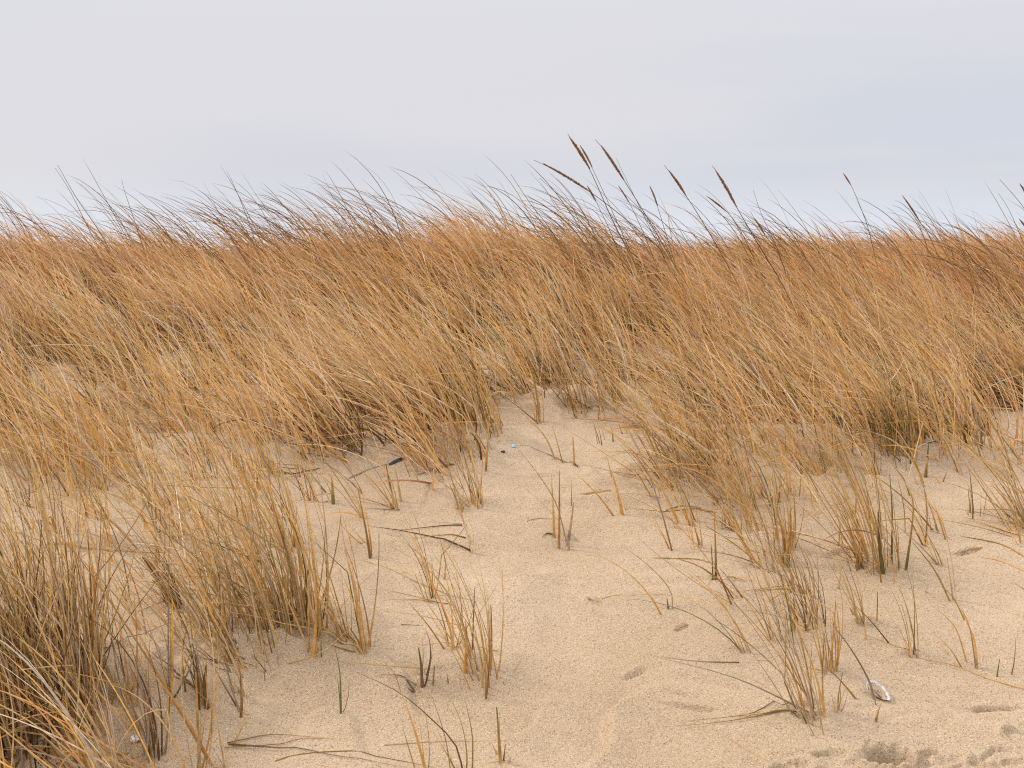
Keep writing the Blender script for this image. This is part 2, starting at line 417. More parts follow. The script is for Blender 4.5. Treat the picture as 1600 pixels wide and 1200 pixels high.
def wind(x, y):
    gust = fbm(x * 0.55 + y * 0.2, y * 0.4, 41, 2); fine = fbm(x * 1.7, y * 1.5, 43, 2)
    return gust, fine
def field(y0, y1, per, cm2, cr, segs, Lm, Wm, name, label, litter=0.10, margin=1.3):
    x, y, k, rr, a, dn = scatter(y0, y1, per, cm2, cr, margin)
    n = len(x); print(name, n)
    nk = k.max() + 1
    gust, fine = wind(x, y)
    cl_len = (0.80 + 0.40 * rng.random(nk))[k]; cl_th = (rng.normal(0, 0.10, nk))[k]; cl_az = rng.normal(0, 0.22, nk)[k]
    L = Lm * cl_len * np.clip(rng.normal(1.0, 0.17, n), 0.35, 1.4) * (1 + 0.16 * gust) * (0.80 + 0.20 * dn)
    dens = sstep(dn, 0.4, 0.95)
    lean = 0.66 + 0.17 * gust + 0.10 * fine + cl_th + 0.10 * dens
    th0 = lean - 0.22 + rng.normal(0, 0.20, n) - 0.18 * rr * np.cos(a)
    th1 = lean + 0.20 + rng.normal(0, 0.24, n)
    az = math.pi + cl_az + rng.normal(0, 0.42, n) + 0.25 * fine
    az = az + 0.25 * rr * np.sin(a) * -1
    cr = sstep(y, 7.8, 9.4); th0 = th0 + 0.10 * cr; th1 = th1 + 0.32 * cr; L = L * (1 - 0.08 * cr)
    pw = 0.8 + rng.random(n) * 1.4
    kt = np.where(rng.random(n) < 0.10, 0.2 + 0.6 * rng.random(n), 2.0); ka = rng.normal(0.4, 0.6, n)
    lt = rng.random(n) < litter                                           # flattened dead leaves
    th0 = np.where(lt, rng.uniform(0.9, 1.5, n), th0); th1 = np.where(lt, rng.uniform(1.3, 1.9, n), th1)
    az = np.where(lt, math.pi + rng.normal(0, 0.9, n), az)
    shade_thatch = (rng.random(n) < 0.30) & (dn > 0.5); L = np.where(shade_thatch, L * rng.uniform(0.3, 0.62, n), L)  # short dead blades, coloured dark below to paint shaded gaps in dense grass
    th0 = np.where(shade_thatch, rng.normal(0.5, 0.5, n), th0); th1 = np.where(shade_thatch, rng.normal(1.2, 0.4, n), th1)
    up = rng.random(n) < 0.03; th0 = np.where(up, rng.normal(0.15, 0.15, n), th0); th1 = np.where(up, rng.normal(0.4, 0.25, n), th1)
    L = np.where(up, L * 0.7, L)
    root = np.stack([x, y, H(x, y) - 0.01], -1)
    P = centre_lines(root, L, az, th0, th1, pw, segs, (kt, ka), side=rng.normal(0, 0.15, n))
    W = Wm * np.exp(rng.normal(-0.05, 0.24, n))
    px, py = project(root)
    redf = np.clip(sstep(y, 6.8, 9.5) * 0.75 + 0.25 * fbm(x * 0.8, y * 0.8, 71, 2), 0, 1)
    gold = pick(n, ((STRAW, 7), (GOLD, 4.5), (PALE, 4.0), (ORANGE, 1.2), (GREY, 1.0), (RED, 1.0), (GREEN, 0.35)))
    redp = pick(n, ((RED, 4.0), (GOLD, 3.0), (STRAW, 3.2), (ORANGE, 1.8), (PALE, 1.6), (GREY, 0.5)))
    ct = np.where((rng.random(n) < redf)[:, None], redp, gold)
    ct = ct * np.minimum(np.exp(rng.normal(0.08, 0.34, n)), 0.93 / ct.max(1))[:, None]
    old_shade = np.where(rng.random(n) < 0.65 * dens + 0.15, 0.85, 0.35)[:, None]
    cb = (1 - old_shade) * ct + old_shade * pick(n, ((GOLD, 2), (BROWN, 4), (DARK, 2.5), (GREEN, 0.9), (ORANGE, 1.5)))  # blade feet: dead-leaf brown plus painted shade, stronger where grass is dense
    ct = np.where(redf[:, None] > 0.3, ct * (1 - 0.3 * redf[:, None]) + RED * 0.3 * redf[:, None], ct)
    dk = pick(n, ((BROWN, 2), (DARK, 4))); ct = np.where(shade_thatch[:, None], dk, ct); cb = np.where(shade_thatch[:, None], dk * 0.8, cb); W = np.where(shade_thatch, W * 1.4, W)  # near-black browns put the shade between blades into the colour
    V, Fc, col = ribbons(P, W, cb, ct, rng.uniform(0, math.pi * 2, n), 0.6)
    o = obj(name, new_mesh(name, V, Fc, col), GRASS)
    tag(o, label, 'grass', kind='stuff')
    return o
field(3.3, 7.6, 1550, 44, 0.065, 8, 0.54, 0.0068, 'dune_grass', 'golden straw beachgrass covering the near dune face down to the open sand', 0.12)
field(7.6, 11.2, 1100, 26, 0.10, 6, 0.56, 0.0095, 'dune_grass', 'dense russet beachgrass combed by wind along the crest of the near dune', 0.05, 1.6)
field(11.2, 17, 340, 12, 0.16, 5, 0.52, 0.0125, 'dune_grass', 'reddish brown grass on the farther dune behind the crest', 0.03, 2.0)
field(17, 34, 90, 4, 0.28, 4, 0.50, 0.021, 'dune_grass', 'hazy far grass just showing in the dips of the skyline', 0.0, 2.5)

def wisps(n, y0, y1, L0, wd, name, label):
    y = rng.uniform(y0, y1, n); x = (rng.random(n) * 2 - 1) * (y * 0.44 + 1.2)
    k = rng.random(n) < np.clip(0.5 + 1.2 * fbm(x * 1.3, y * 0.8, 131, 2), 0.05, 1); x, y = x[k], y[k]; n = len(x)
    L = L0 * rng.uniform(0.7, 1.3, n)
    P = centre_lines(np.stack([x, y, H(x, y)], -1), L, math.pi + rng.normal(0, 0.35, n), rng.normal(0.42, 0.16, n), rng.normal(1.3, 0.3, n), 1.0 + rng.random(n), 10, side=rng.normal(0, .2, n))
    V, Fc, col = ribbons(P, wd * rng.uniform(0.6, 1.2, n), pick(n, ((GOLD, 2), (BROWN, 3), (RED, 2))), pick(n, ((BROWN, 4), (RED, .6), (DARK, 4))) * 0.8, rng.uniform(0, 6.28, n), 0.5)
    tag(obj(name, new_mesh(name, V, Fc, col), GRASS), label, 'grass', kind='stuff')
rows2 = {585: '00000000000000000', 640: '77777500003666888', 720: '77777400004844333', 780: '77676200000562102', 840: '44455100000552202', 900: '42344000000022200', 980: '42234000000012100',
         1060: '63231000000000000', 1150: '64210000000000000', 1300: '64210000000000000'}
r2y = np.array(sorted(rows2)); r2m = np.array([[int(c) for c in rows2[y]] for y in r2y]) / 9.0
def loose(n):
    """single thin shoots of two to six blades between the closed grass and the bare sand"""
    y = rng.uniform(3.2, 7.4, n); x = (rng.random(n) * 2 - 1) * (y * 0.44 + 1.2)
    px, py = project(np.stack([x, y, H(x, y)], -1))
    i = np.clip(px / 100, 0, 15.999); j = np.clip(np.interp(py, r2y, np.arange(len(r2y))), 0, len(r2y) - 1.001)
    i0 = i.astype(int); j0 = j.astype(int); fx = i - i0; fy = j - j0
    d = (r2m[j0, i0] * (1 - fx) + r2m[j0, i0 + 1] * fx) * (1 - fy) + (r2m[j0 + 1, i0] * (1 - fx) + r2m[j0 + 1, i0 + 1] * fx) * fy
    k = rng.random(n) < d * np.clip(0.7 + 1.1 * fbm(x * 2.5, y * 2.5, 171, 2), 0.1, 1); x, y = x[k], y[k]
    m = rng.integers(3, 9, len(x)); g = np.repeat(np.arange(len(x)), m); n = len(g)
    x = x[g] + rng.normal(0, 0.014, n); y = y[g] + rng.normal(0, 0.012, n)
    lean = 0.60 + rng.normal(0, 0.18, m.size)[g]; short = rng.random(n) < 0.3
    L = 0.40 * np.exp(rng.normal(0, 0.3, n)) * np.where(short, 0.35, 1); th0 = lean - 0.3 + rng.normal(0, 0.16, n); th1 = np.where(short, th0 + .1, lean + 0.4 + rng.normal(0, 0.3, n))
    az = math.pi + rng.normal(0, 0.35, m.size)[g] + rng.normal(0, 0.35, n)
    kt = np.where(rng.random(n) < 0.18, 0.1 + 0.6 * rng.random(n), 2.0); ka = rng.normal(0.7, 0.6, n)
    P = centre_lines(np.stack([x, y, H(x, y) - .01], -1), L, az, th0, th1, 0.8 + rng.random(n), 8, (kt, ka), side=rng.normal(0, .25, n))
    W = np.where(short, 0.0075, 0.0055) * rng.uniform(0.6, 1.3, n)
    ct = pick(n, ((STRAW, 5), (GOLD, 5), (PALE, 3), (GREY, 1), (BROWN, 1.2), (GREEN, .8))) * rng.uniform(.6, 1, n)[:, None]
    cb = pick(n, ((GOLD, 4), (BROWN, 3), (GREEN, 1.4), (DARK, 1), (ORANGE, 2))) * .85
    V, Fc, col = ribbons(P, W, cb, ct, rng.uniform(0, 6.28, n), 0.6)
    print('loose', n)
    tag(obj('loose_grass', new_mesh('loose_grass', V, Fc, col), GRASS), 'thin scattered straw shoots thinning out from the closed grass onto the sand', 'grass', kind='stuff')
loose(3900)
wisps(2500, 8.4, 10.2, 0.86, 0.0078, 'dune_grass', 'long fine dark blade tips curling left above the near crest')
wisps(900, 12.5, 15, 0.66, 0.0075, 'dune_grass', 'fine dark blade tips above the farther crest')

# ------------------------------------------------------------------ single tufts, blade by blade
def fold_mesh(P, w, cb, ct, roll, prof=0.8, fold=0.35):
    """one leaf blade folded along its middle: three points across"""
    k = len(P); t = np.linspace(0, 1, k)
    T = np.gradient(P, axis=0); T /= np.linalg.norm(T, axis=1, keepdims=True) + 1e-9
    S = np.cross(T, np.array([math.cos(roll), math.sin(roll), 0.12])); S /= np.linalg.norm(S, axis=1, keepdims=True) + 1e-9
    Nn = np.cross(S, T)
    hw = (w * 0.5 * (np.clip(1 - t, 0, 1) ** prof * 0.95 + 0.05))[:, None]
    V = np.stack([P - S * hw + Nn * hw * fold, P - Nn * hw * fold, P + S * hw + Nn * hw * fold], 1).reshape(-1, 3)
    Fc = []
    for i in range(k - 1):
        for j in (0, 1):
            a = i * 3 + j; Fc.append((a, a + 1, a + 4, a + 3))
    c = cb + (ct - cb) * (t ** 0.8)[:, None]
    return V, np.array(Fc), np.repeat(c, 3, 0)
def tube_mesh(P, rad, c, sides=6):
    k = len(P)
    T = np.gradient(P, axis=0); T /= np.linalg.norm(T, axis=1, keepdims=True) + 1e-9
    S = np.cross(T, np.array([0.1, 1.0, 0.05])); S /= np.linalg.norm(S, axis=1, keepdims=True) + 1e-9
    U = np.cross(T, S)
    a = np.arange(sides) * 2 * math.pi / sides
    V = P[:, None] + rad[:, None, None] * (np.cos(a)[None, :, None] * S[:, None] + np.sin(a)[None, :, None] * U[:, None])
    i = np.arange(k - 1)[:, None] * sides; j = np.arange(sides)[None]; j2 = (j + 1) % sides
    Fc = np.stack([i + j, i + j2, i + sides + j2, i + sides + j], -1).reshape(-1, 4)
    col = np.repeat(np.broadcast_to(c, (k, 3)), sides, 0)
    return V.reshape(-1, 3), Fc, col
def smooth_line(pts, n):
    pts = np.asarray(pts, float)
    if len(pts) == 2: pts = np.array([pts[0], pts.mean(0), pts[1]])
    d = np.r_[0, np.cumsum(np.linalg.norm(np.diff(pts, axis=0), axis=1))]; d /= d[-1]
    p = np.vstack([2 * pts[0] - pts[1], pts, 2 * pts[-1] - pts[-2]])
    out = []
    for s in np.linspace(0, 1, n):
        i = min(np.searchsorted(d, s, side='right') - 1, len(pts) - 2); u = (s - d[i]) / (d[i + 1] - d[i])
        a, b, c_, e = p[i], p[i + 1], p[i + 2], p[i + 3]
        out.append(0.5 * ((2 * b) + (c_ - a) * u + (2 * a - 5 * b + 4 * c_ - e) * u * u + (3 * b - a - 3 * c_ + e) * u ** 3))
    return np.array(out)
def stand_line(px_pts, n=9, back=0.0, sink=0.012):
    """a standing stem: its foot on the sand, the rest rising above that spot, leaning back by `back` metres"""
    b = hit(*px_pts[0]); Y0 = b[1]
    pts = [b - np.array([0, 0, sink])]
    m = len(px_pts) - 1
    for i, p in enumerate(px_pts[1:]):
        pts.append(at(p[0], p[1], Y0 + back * (i + 1) / m))
    return smooth_line(pts, n)
def lie_line(px_pts, n=12, lift=0.004):
    pts = np.array([hit(*p) for p in px_pts])
    P = smooth_line(pts, n); P[:, 2] = np.maximum(P[:, 2], H(P[:, 0], P[:, 1])) + lift
    return P
PAL = {'pale': ((PALE, 2), (STRAW, 2)), 'dark': ((DARK, 4), (BROWN, 2)), 'green': ((GREEN, 4), (GOLD, 4), (BROWN, 1)), 'gold': ((GOLD, 5), (STRAW, 4), (ORANGE, 1.6), (GREEN, .8), (BROWN, 1), (PALE, 1)),
       'brown': ((BROWN, 5), (GREY, 3), (GOLD, 3), (DARK, 1)), 'mix': ((GOLD, 4), (STRAW, 4), (BROWN, 1.6), (GREY, 1.5), (GREEN, 1.2), (ORANGE, .9), (PALE, 1.5))}
def add_blade(root, P, w, palette='mix', name='leaf_blade', fold=0.35, prof=0.75):
    o3 = np.array(root.location)
    ct = pick(1, PAL[palette])[0] * rng.uniform(0.6, 1.05); cb = pick(1, PAL[palette])[0] * rng.uniform(0.4, 0.8)
    V, Fc, col = fold_mesh(P - o3, w, cb, ct, rng.uniform(-0.9, 0.9) + math.pi / 2, prof, fold)
    return obj(name, new_mesh(name, V, Fc, col, True), GRASS, root)
def add_stem(root, P, w, palette='gold', name='stem', r1=0.28):
    o3 = np.array(root.location); k = len(P); t = np.linspace(0, 1, k)
    c0 = pick(1, PAL[palette])[0] * rng.uniform(0.6, 0.95); c1 = pick(1, PAL[palette])[0] * rng.uniform(0.6, 1.0)
    c = c0 + (c1 - c0) * t[:, None]
    c = c * (1 - 0.35 * (np.sin(t * 9 + rng.random() * 6) > 0.93))[:, None]
    V, Fc, col = tube_mesh(P - o3, w / 2 * (1 - (1 - r1) * t), c)
    return obj(name, new_mesh(name, V, Fc, col, True), GRASS, root)

def tuft(px, py, n, spread, tip, label, pal='mix', sd=0.28, stems=0.2, w=0.0055, group='beachgrass tufts on the open sand', traced=(), litter=0.08, name='beachgrass_tuft', cat='grass tuft', squash=0.45):
    """px,py foot; spread and tip vector in photograph pixels at that distance"""
    b = hit(px, py); s = b[1] / F
    root = empty(name, b); tag(root, label, cat, group)
    if n:
        r = np.sqrt(rng.random(n)); a = rng.random(n) * 2 * math.pi
        x = b[0] + spread * s * r * np.cos(a); y = b[1] + spread * s * 1.2 * r * np.sin(a) * (1 if squash is None else squash * 2)
        rt = np.stack([x, y, H(x, y) - 0.012], -1)
        Lt = math.hypot(*tip) * s * 1.06
        phi = math.atan2(-tip[0], -tip[1])
        L = Lt * np.clip(rng.normal(0.94, 0.26, n), 0.25, 1.4)
        th0 = phi - 0.16 + rng.normal(0, sd * 0.6, n) - 0.2 * r * np.cos(a); th1 = phi + 0.26 + rng.normal(0, sd, n)
        az = math.pi + rng.normal(0, 0.45, n) - 0.4 * r * np.sin(a)
        lt = rng.random(n) < litter
        th0 = np.where(lt, rng.uniform(0.8, 1.4, n), th0); th1 = np.where(lt, rng.uniform(1.4, 1.8, n), th1); az = np.where(lt, math.pi + rng.normal(0, 0.5, n), az)
        st = rng.random(n) < stems
        L = np.where(st, L * 0.68, L); th1 = np.where(st, th0 + 0.22, th1)
        kt = np.where(rng.random(n) < 0.12, 0.25 + 0.5 * rng.random(n), 2.0); ka = rng.normal(0.5, 0.7, n)
        P = centre_lines(rt, L, az, th0, th1, 0.8 + rng.random(n), 9, (kt, ka), side=rng.normal(0, 0.2, n))
        for i in range(n):
            if st[i]: add_stem(root, P[i], w * rng.uniform(0.9, 1.6), 'gold' if pal != 'brown' else 'brown')
            else: add_blade(root, P[i], w * rng.uniform(0.55, 1.15), pal)
    for q_ in traced:
        kind, pts = q_[0], q_[1]; ww = (q_[2] if len(q_) > 2 else 4) * s * 0.8; pl = q_[3] if len(q_) > 3 else pal
        if kind == 'l': ww *= 0.75
        if kind == 's': add_stem(root, stand_line(pts, 9), ww, pl)
        elif kind == 'b': add_blade(root, stand_line(pts, 11, back=rng.uniform(-0.05, 0.08)), ww, pl)
        elif kind == 'l': add_blade(root, lie_line(pts), ww, pl)
    return root

T = tuft
T(40, 1100, 290, 120, (-75, -340), 'large dense dark tuft filling the lower left edge of the sand', 'mix', 0.34, 0.25, 0.0062, traced=(
    ('b', [(20, 1170), (60, 1000), (110, 880), (190, 700)], 4), ('l', [(0, 1080), (180, 1010), (300, 960)], 5, 'brown'), ('b', [(150, 1060), (60, 1030), (-20, 1010)], 5)))
T(30, 1115, 230, 110, (-35, -190), 'short dark blades painted as shade at the heart of the lower left tuft', 'dark', 0.6, 0.2, 0.008, litter=.15)  # dark blades added to paint the shaded inside of the tuft
T(115, 1135, 60, 60, (-60, -200), 'low tangled straw tuft just right of the dark tuft at the lower left', 'mix', 0.4, 0.2, 0.0055)
T(110, 1012, 4, 10, (-40, -260), 'thick pale broken stem with a bent tip rising along the left edge', 'gold', traced=(
    ('s', [(110, 1014), (103, 950), (92, 888)], 12, 'brown'), ('s', [(100, 960), (84, 890), (62, 770), (30, 660), (0, 600)], 11, 'pale')))
T(132, 1020, 3, 6, (-5, -120), 'upright green tipped shoot left of the brown weathered bundle', 'green', traced=(('s', [(132, 1022), (131, 950), (131, 880)], 5, 'green'),))
T(275, 945, 24, 14, (-60, -95), 'weathered brown bundle of broken stems leaning left', 'brown', 0.12, 0.6, 0.008, squash=.3, traced=(
    ('s', [(272, 945), (245, 895), (218, 860)], 12, 'brown'), ('b', [(218, 860), (180, 820), (120, 780), (60, 770)], 7), ('s', [(222, 862), (205, 895)], 4, 'brown'), ('s', [(262, 935), (240, 895), (222, 870)], 10, 'brown')))
T(470, 975, 75, 42, (-95, -270), 'tall dense tuft with thick dark lower stems beside the central open sand', 'mix', 0.22, 0.35, 0.0068, traced=(
    ('s', [(468, 985), (475, 930), (482, 890)], 12, 'brown'), ('s', [(455, 975), (455, 900), (440, 820)], 8, 'brown'), ('s', [(445, 965), (450, 900), (452, 850)], 8, 'gold'),
    ('b', [(470, 985), (450, 850), (410, 740), (390, 640)], 5), ('b', [(478, 980), (475, 880), (440, 780), (380, 700)], 5)))
T(395, 990, 60, 60, (-120, -240), 'dense straw tuft leaning left between the dark stemmed tuft and the brown bundle', 'mix', 0.3, 0.2, 0.0055)
T(330, 985, 36, 50, (-110, -220), 'thin leaning tuft just right of the weathered brown bundle', 'mix', 0.3, 0.2, 0.005)
T(390, 1018, 45, 60, (-40, -80), 'low fringe of short withered blades in front of the dense middle left tufts', 'brown', 0.4, 0.3, 0.0045, squash=.35)
T(492, 1022, 7, 12, (-20, -150), 'pair of orange stems right of the dark stemmed tuft', 'gold', traced=(('s', [(489, 1026), (494, 960), (490, 890)], 8, 'gold'), ('b', [(489, 1026), (540, 940), (610, 870)], 3, 'gold'), ('b', [(440, 1035), (500, 1020), (560, 970)], 3, 'gold')))
T(570, 1015, 16, 10, (-50, -190), 'curved orange stems with leaves sweeping left above the open sand', 'gold', 0.3, 0.3, 0.0062, traced=(
    ('s', [(572, 1018), (562, 960), (556, 935)], 8, 'gold'), ('b', [(560, 940), (540, 860), (528, 780)], 3), ('b', [(545, 1000), (530, 950), (505, 870), (470, 790)], 5), ('b', [(548, 1000), (500, 950), (440, 920)], 4)))
T(540, 995, 14, 10, (-55, -150), 'slim arching tuft between the dark stems and the curved orange stems', 'gold', 0.3, 0.3, 0.006)
T(755, 1050, 26, 26, (-70, -200), 'tuft of upright straw blades standing alone left of the bare sand', 'gold', 0.22, 0.3, 0.0052, squash=.8, traced=(
    ('s', [(767, 1045), (768, 990), (767, 945)], 6, 'green'), ('s', [(752, 1073), (758, 1030), (770, 1000)], 6, 'gold'), ('b', [(765, 1040), (762, 960), (735, 880), (700, 830)], 3),
    ('s', [(738, 1015), (740, 960), (742, 915)], 4, 'green'), ('b', [(740, 1040), (700, 930), (650, 870), (610, 830)], 3), ('b', [(750, 1050), (720, 970), (680, 900), (590, 840)], 3), ('s', [(726, 1050), (729, 1000), (727, 970)], 9, 'gold'),
    ('b', [(755, 1035), (730, 1060), (735, 1060)], 3), ('b', [(708, 1015), (700, 970), (670, 900), (640, 850)], 5)))
T(708, 1012, 10, 12, (-25, -150), 'slimmer cluster left of the lone upright tuft by the bare sand', 'gold', 0.25, 0.3, 0.005)
T(676, 935, 14, 12, (-45, -130), 'wispy tuft behind the lone upright tuft', 'mix', 0.3, 0.2, 0.0042, traced=(('s', [(694, 905), (696, 880), (690, 850)], 5, 'gold'), ('b', [(700, 940), (600, 922), (535, 925)], 3, 'gold'), ('l', [(700, 945), (640, 938), (590, 940)], 3, 'gold')))
T(658, 1068, 9, 14, (-2, -60), 'small withered stubs on a low sand mound', 'brown', 0.3, 0.3, 0.0055, traced=(('s', [(660, 1072), (658, 1040), (654, 1012)], 8, 'brown'), ('s', [(701, 1067), (698, 1050)], 4, 'brown'), ('s', [(676, 1070), (679, 1040)], 5, 'brown')))
T(532, 1112, 2, 4, (-8, -80), 'lone thin dark stem on the sand right of the lower left grass', 'green', traced=(('b', [(533, 1116), (531, 1050), (520, 1000)], 5, 'green'),))
T(375, 1115, 5, 8, (-30, -130), 'bent brown stem with a broken top in the lower left', 'brown', traced=(('s', [(376, 1120), (378, 1080), (376, 1045)], 6, 'brown'), ('b', [(376, 1050), (365, 1010), (352, 985)], 5, 'gold'), ('b', [(374, 1105), (350, 1070), (320, 1020), (280, 980)], 4)))
T(318, 1100, 14, 10, (-25, -120), 'short stout twisted brown stems in the lower left sand', 'brown', 0.2, 0.4, 0.008, traced=(('s', [(324, 1105), (320, 1070), (322, 1040)], 12, 'brown'),))
T(268, 1085, 10, 9, (-20, -220), 'green and brown upright stem leaning over the lower left sand', 'mix', traced=(('s', [(268, 1100), (270, 1010), (269, 935)], 6, 'green'), ('s', [(290, 1080), (285, 1020), (294, 970)], 4)))
T(200, 1100, 14, 14, (-40, -200), 'thin tuft between the dark left tuft and the twisted brown stems', 'mix', 0.3, 0.25, traced=(('s', [(196, 1100), (210, 1060), (216, 1035)], 8, 'gold'),))
T(243, 1180, 26, 16, (-60, -200), 'dark based fan of blades near the bottom left', 'brown', 0.3, 0.3, 0.0062)
T(310, 1215, 8, 10, (-20, -230), 'thick orange stem rising out of the bottom edge', 'gold', traced=(('s', [(312, 1210), (308, 1100), (306, 1050)], 9, 'gold'), ('b', [(345, 1215), (290, 1120), (220, 1030), (140, 930)], 6), ('b', [(330, 1190), (280, 1110), (225, 1020), (130, 880), (60, 800)], 7)))
T(180, 1215, 40, 60, (-90, -160), 'tangled pale blades along the bottom left corner', 'mix', 0.5, 0.2, 0.006)
T(350, 1200, 4, 8, (-40, -90), 'long fallen blades lying on the bottom edge sand', 'gold', traced=(
    ('l', [(355, 1163), (420, 1150), (470, 1152), (560, 1160)], 4, 'brown'), ('l', [(357, 1165), (450, 1172), (540, 1185), (640, 1202)], 6, 'brown'), ('l', [(350, 1170), (430, 1165), (520, 1155)], 4, 'brown'),
    ('b', [(360, 1165), (380, 1130), (383, 1080), (380, 1060)], 5, 'mix')))
T(664, 1205, 2, 6, (-25, -100), 'broad golden blade curving up from the bottom edge', 'gold', traced=(('b', [(668, 1212), (650, 1150), (628, 1080)], 9, 'gold'), ('b', [(628, 1080), (615, 1050), (600, 1040)], 3), ('b', [(650, 1200), (630, 1140)], 4, 'brown')))
T(722, 1205, 3, 8, (-40, -110), 'arching dark blades curving left at the bottom edge', 'green', traced=(('b', [(725, 1212), (712, 1165), (670, 1120), (620, 1080), (545, 1045)], 4, 'brown'), ('b', [(706, 1212), (695, 1150), (672, 1080)], 3), ('b', [(738, 1205), (738, 1150), (727, 1095)], 4, 'green')))
T(782, 1186, 2, 5, (-4, -60), 'small golden shoot near the bottom centre', 'gold', traced=(('s', [(782, 1190), (779, 1145), (776, 1105)], 8, 'gold'), ('b', [(780, 1160), (781, 1120), (781, 1090)], 4, 'gold'), ('s', [(779, 1178), (768, 1160)], 5, 'gold'), ('s', [(786, 1188), (790, 1162)], 4, 'brown'), ('s', [(793, 1192), (799, 1180)], 4, 'gold')))
T(577, 868, 3, 5, (-20, -100), 'slender stem with leaves drooping left on the open slope', 'gold', traced=(('s', [(579, 872), (572, 830), (559, 762)], 6, 'gold'), ('b', [(577, 850), (548, 825), (530, 815)], 4), ('b', [(576, 852), (550, 838), (525, 810)], 3)))
T(738, 860, 2, 4, (-30, -80), 'stout green golden stem leaning left beside flattened leaves', 'gold', traced=(('s', [(741, 864), (728, 825), (716, 790)], 8, 'gold'), ('b', [(722, 805), (712, 780), (702, 755)], 6, 'green'), ('l', [(738, 863), (700, 847), (650, 835), (570, 822)], 6, 'brown'), ('l', [(728, 842), (690, 838), (630, 845)], 4, 'gold'), ('l', [(722, 822), (680, 824), (600, 833)], 4, 'brown')))
T(620, 795, 9, 8, (-55, -110), 'small tuft with blades leaning left over a shadowed leaf', 'gold', 0.25, 0.3, traced=(('s', [(617, 788), (610, 760), (603, 725)], 6, 'green'), ('s', [(627, 783), (622, 755), (617, 730)], 6, 'gold'), ('l', [(625, 798), (600, 797), (572, 795)], 4, 'brown'), ('b', [(620, 795), (575, 745), (530, 715)], 5)))
T(745, 790, 16, 12, (-45, -120), 'tight golden tuft below the heavy central clump', 'gold', 0.25, 0.35, 0.006)
T(715, 800, 6, 8, (-30, -90), 'few thin stems left of the tight golden tuft', 'gold', traced=(('b', [(726, 795), (700, 740), (660, 700)], 4),))
T(521, 782, 6, 6, (-15, -70), 'short thick stems at the left edge of the central bare slope', 'gold', traced=(('s', [(521, 787), (519, 755), (516, 740)], 8, 'gold'), ('s', [(491, 751), (484, 730), (476, 715)], 6, 'gold')))
T(878, 852, 0, 4, (-10, -80), 'three upright stems with a crossing leaf in the middle of the open sand', 'gold', traced=(
    ('s', [(866, 839), (864, 790), (861, 740)], 6, 'gold'), ('s', [(873, 856), (874, 800), (874, 735)], 6, 'gold'), ('s', [(886, 852), (893, 810), (896, 785)], 8, 'brown'), ('s', [(889, 859), (889, 845)], 7, 'brown'),
    ('b', [(908, 846), (870, 810), (830, 770), (760, 725)], 5, 'gold'), ('b', [(887, 852), (870, 790), (840, 740), (800, 690)], 2.5), ('l', [(867, 838), (855, 835), (846, 842)], 6, 'gold'), ('b', [(893, 790), (893, 755), (890, 740)], 3), ('b', [(873, 790), (868, 788), (858, 795)], 4)))
T(970, 802, 0, 4, (-20, -80), 'orange stem and thin companion leaning left on the upper bare slope', 'gold', traced=(('s', [(973, 804), (965, 770), (955, 735)], 8, 'gold'), ('b', [(957, 745), (950, 720), (942, 700)], 4), ('b', [(961, 806), (935, 775), (895, 735)], 5), ('b', [(979, 800), (972, 775)], 3)))
T(896, 727, 0, 3, (0, -40), 'single upright stub beside a broken fallen leaf', 'gold', traced=(('s', [(897, 727), (896, 700), (895, 683)], 6, 'gold'), ('l', [(903, 731), (880, 722), (840, 705), (803, 697)], 5, 'brown'), ('b', [(870, 720), (850, 680), (810, 640)], 4), ('b', [(880, 724), (870, 690), (860, 655)], 4)))
T(1030, 768, 8, 20, (-40, -60), 'sparse short stems at the right edge of the upper bare slope', 'gold', traced=(('s', [(1028, 766), (1025, 752)], 8, 'gold'), ('s', [(1043, 764), (1042, 745)], 5, 'green')))
T(1045, 952, 0, 4, (-40, -60), 'two fine arching blades and a black stub on the central bare sand', 'green', traced=(('s', [(1045, 951), (1042, 935)], 5, 'green'), ('b', [(1050, 953), (1048, 925), (1020, 890), (970, 850)], 3), ('b', [(1036, 961), (1015, 930), (975, 890), (925, 862)], 4)))
T(1117, 906, 0, 4, (-4, -60), 'two upright green and gold shoots standing alone', 'green', traced=(('s', [(1114, 906), (1113, 880), (1111, 850)], 4, 'green'), ('s', [(1119, 905), (1118, 860), (1116, 800)], 6, 'gold'), ('l', [(1113, 905), (1105, 918)], 3, 'gold'), ('l', [(1135, 903), (1150, 905), (1168, 910)], 3, 'gold')))
T(1228, 882, 14, 9, (-30, -170), 'tall orange based stems above the right hand sand', 'gold', 0.2, 0.35, 0.0058, traced=(('s', [(1225, 884), (1224, 840), (1212, 790)], 8, 'gold'), ('s', [(1232, 886), (1231, 870), (1228, 862)], 7, 'brown')))
T(1190, 850, 42, 30, (-75, -150), 'slanting straw tuft left of the orange based stems', 'gold', 0.22, 0.2, 0.005, squash=.9)
T(1160, 790, 30, 28, (-75, -120), 'loose tuft on the slope below the matted grass', 'gold', 0.28, 0.2, 0.005)
T(1240, 855, 8, 6, (-20, -160), 'slim pair of tall blades right of the orange based stems', 'gold', traced=(('b', [(1238, 858), (1243, 820), (1240, 765)], 6, 'green'),))
T(1375, 885, 38, 34, (-85, -210), 'full golden tuft with a lattice of crossing blades on the right', 'gold', 0.24, 0.25, 0.0056, traced=(('s', [(1380, 895), (1374, 850), (1372, 800)], 9, 'green'), ('s', [(1393, 880), (1394, 800), (1390, 740)], 5, 'green'), ('b', [(1345, 895), (1390, 870), (1420, 860)], 4, 'gold')))
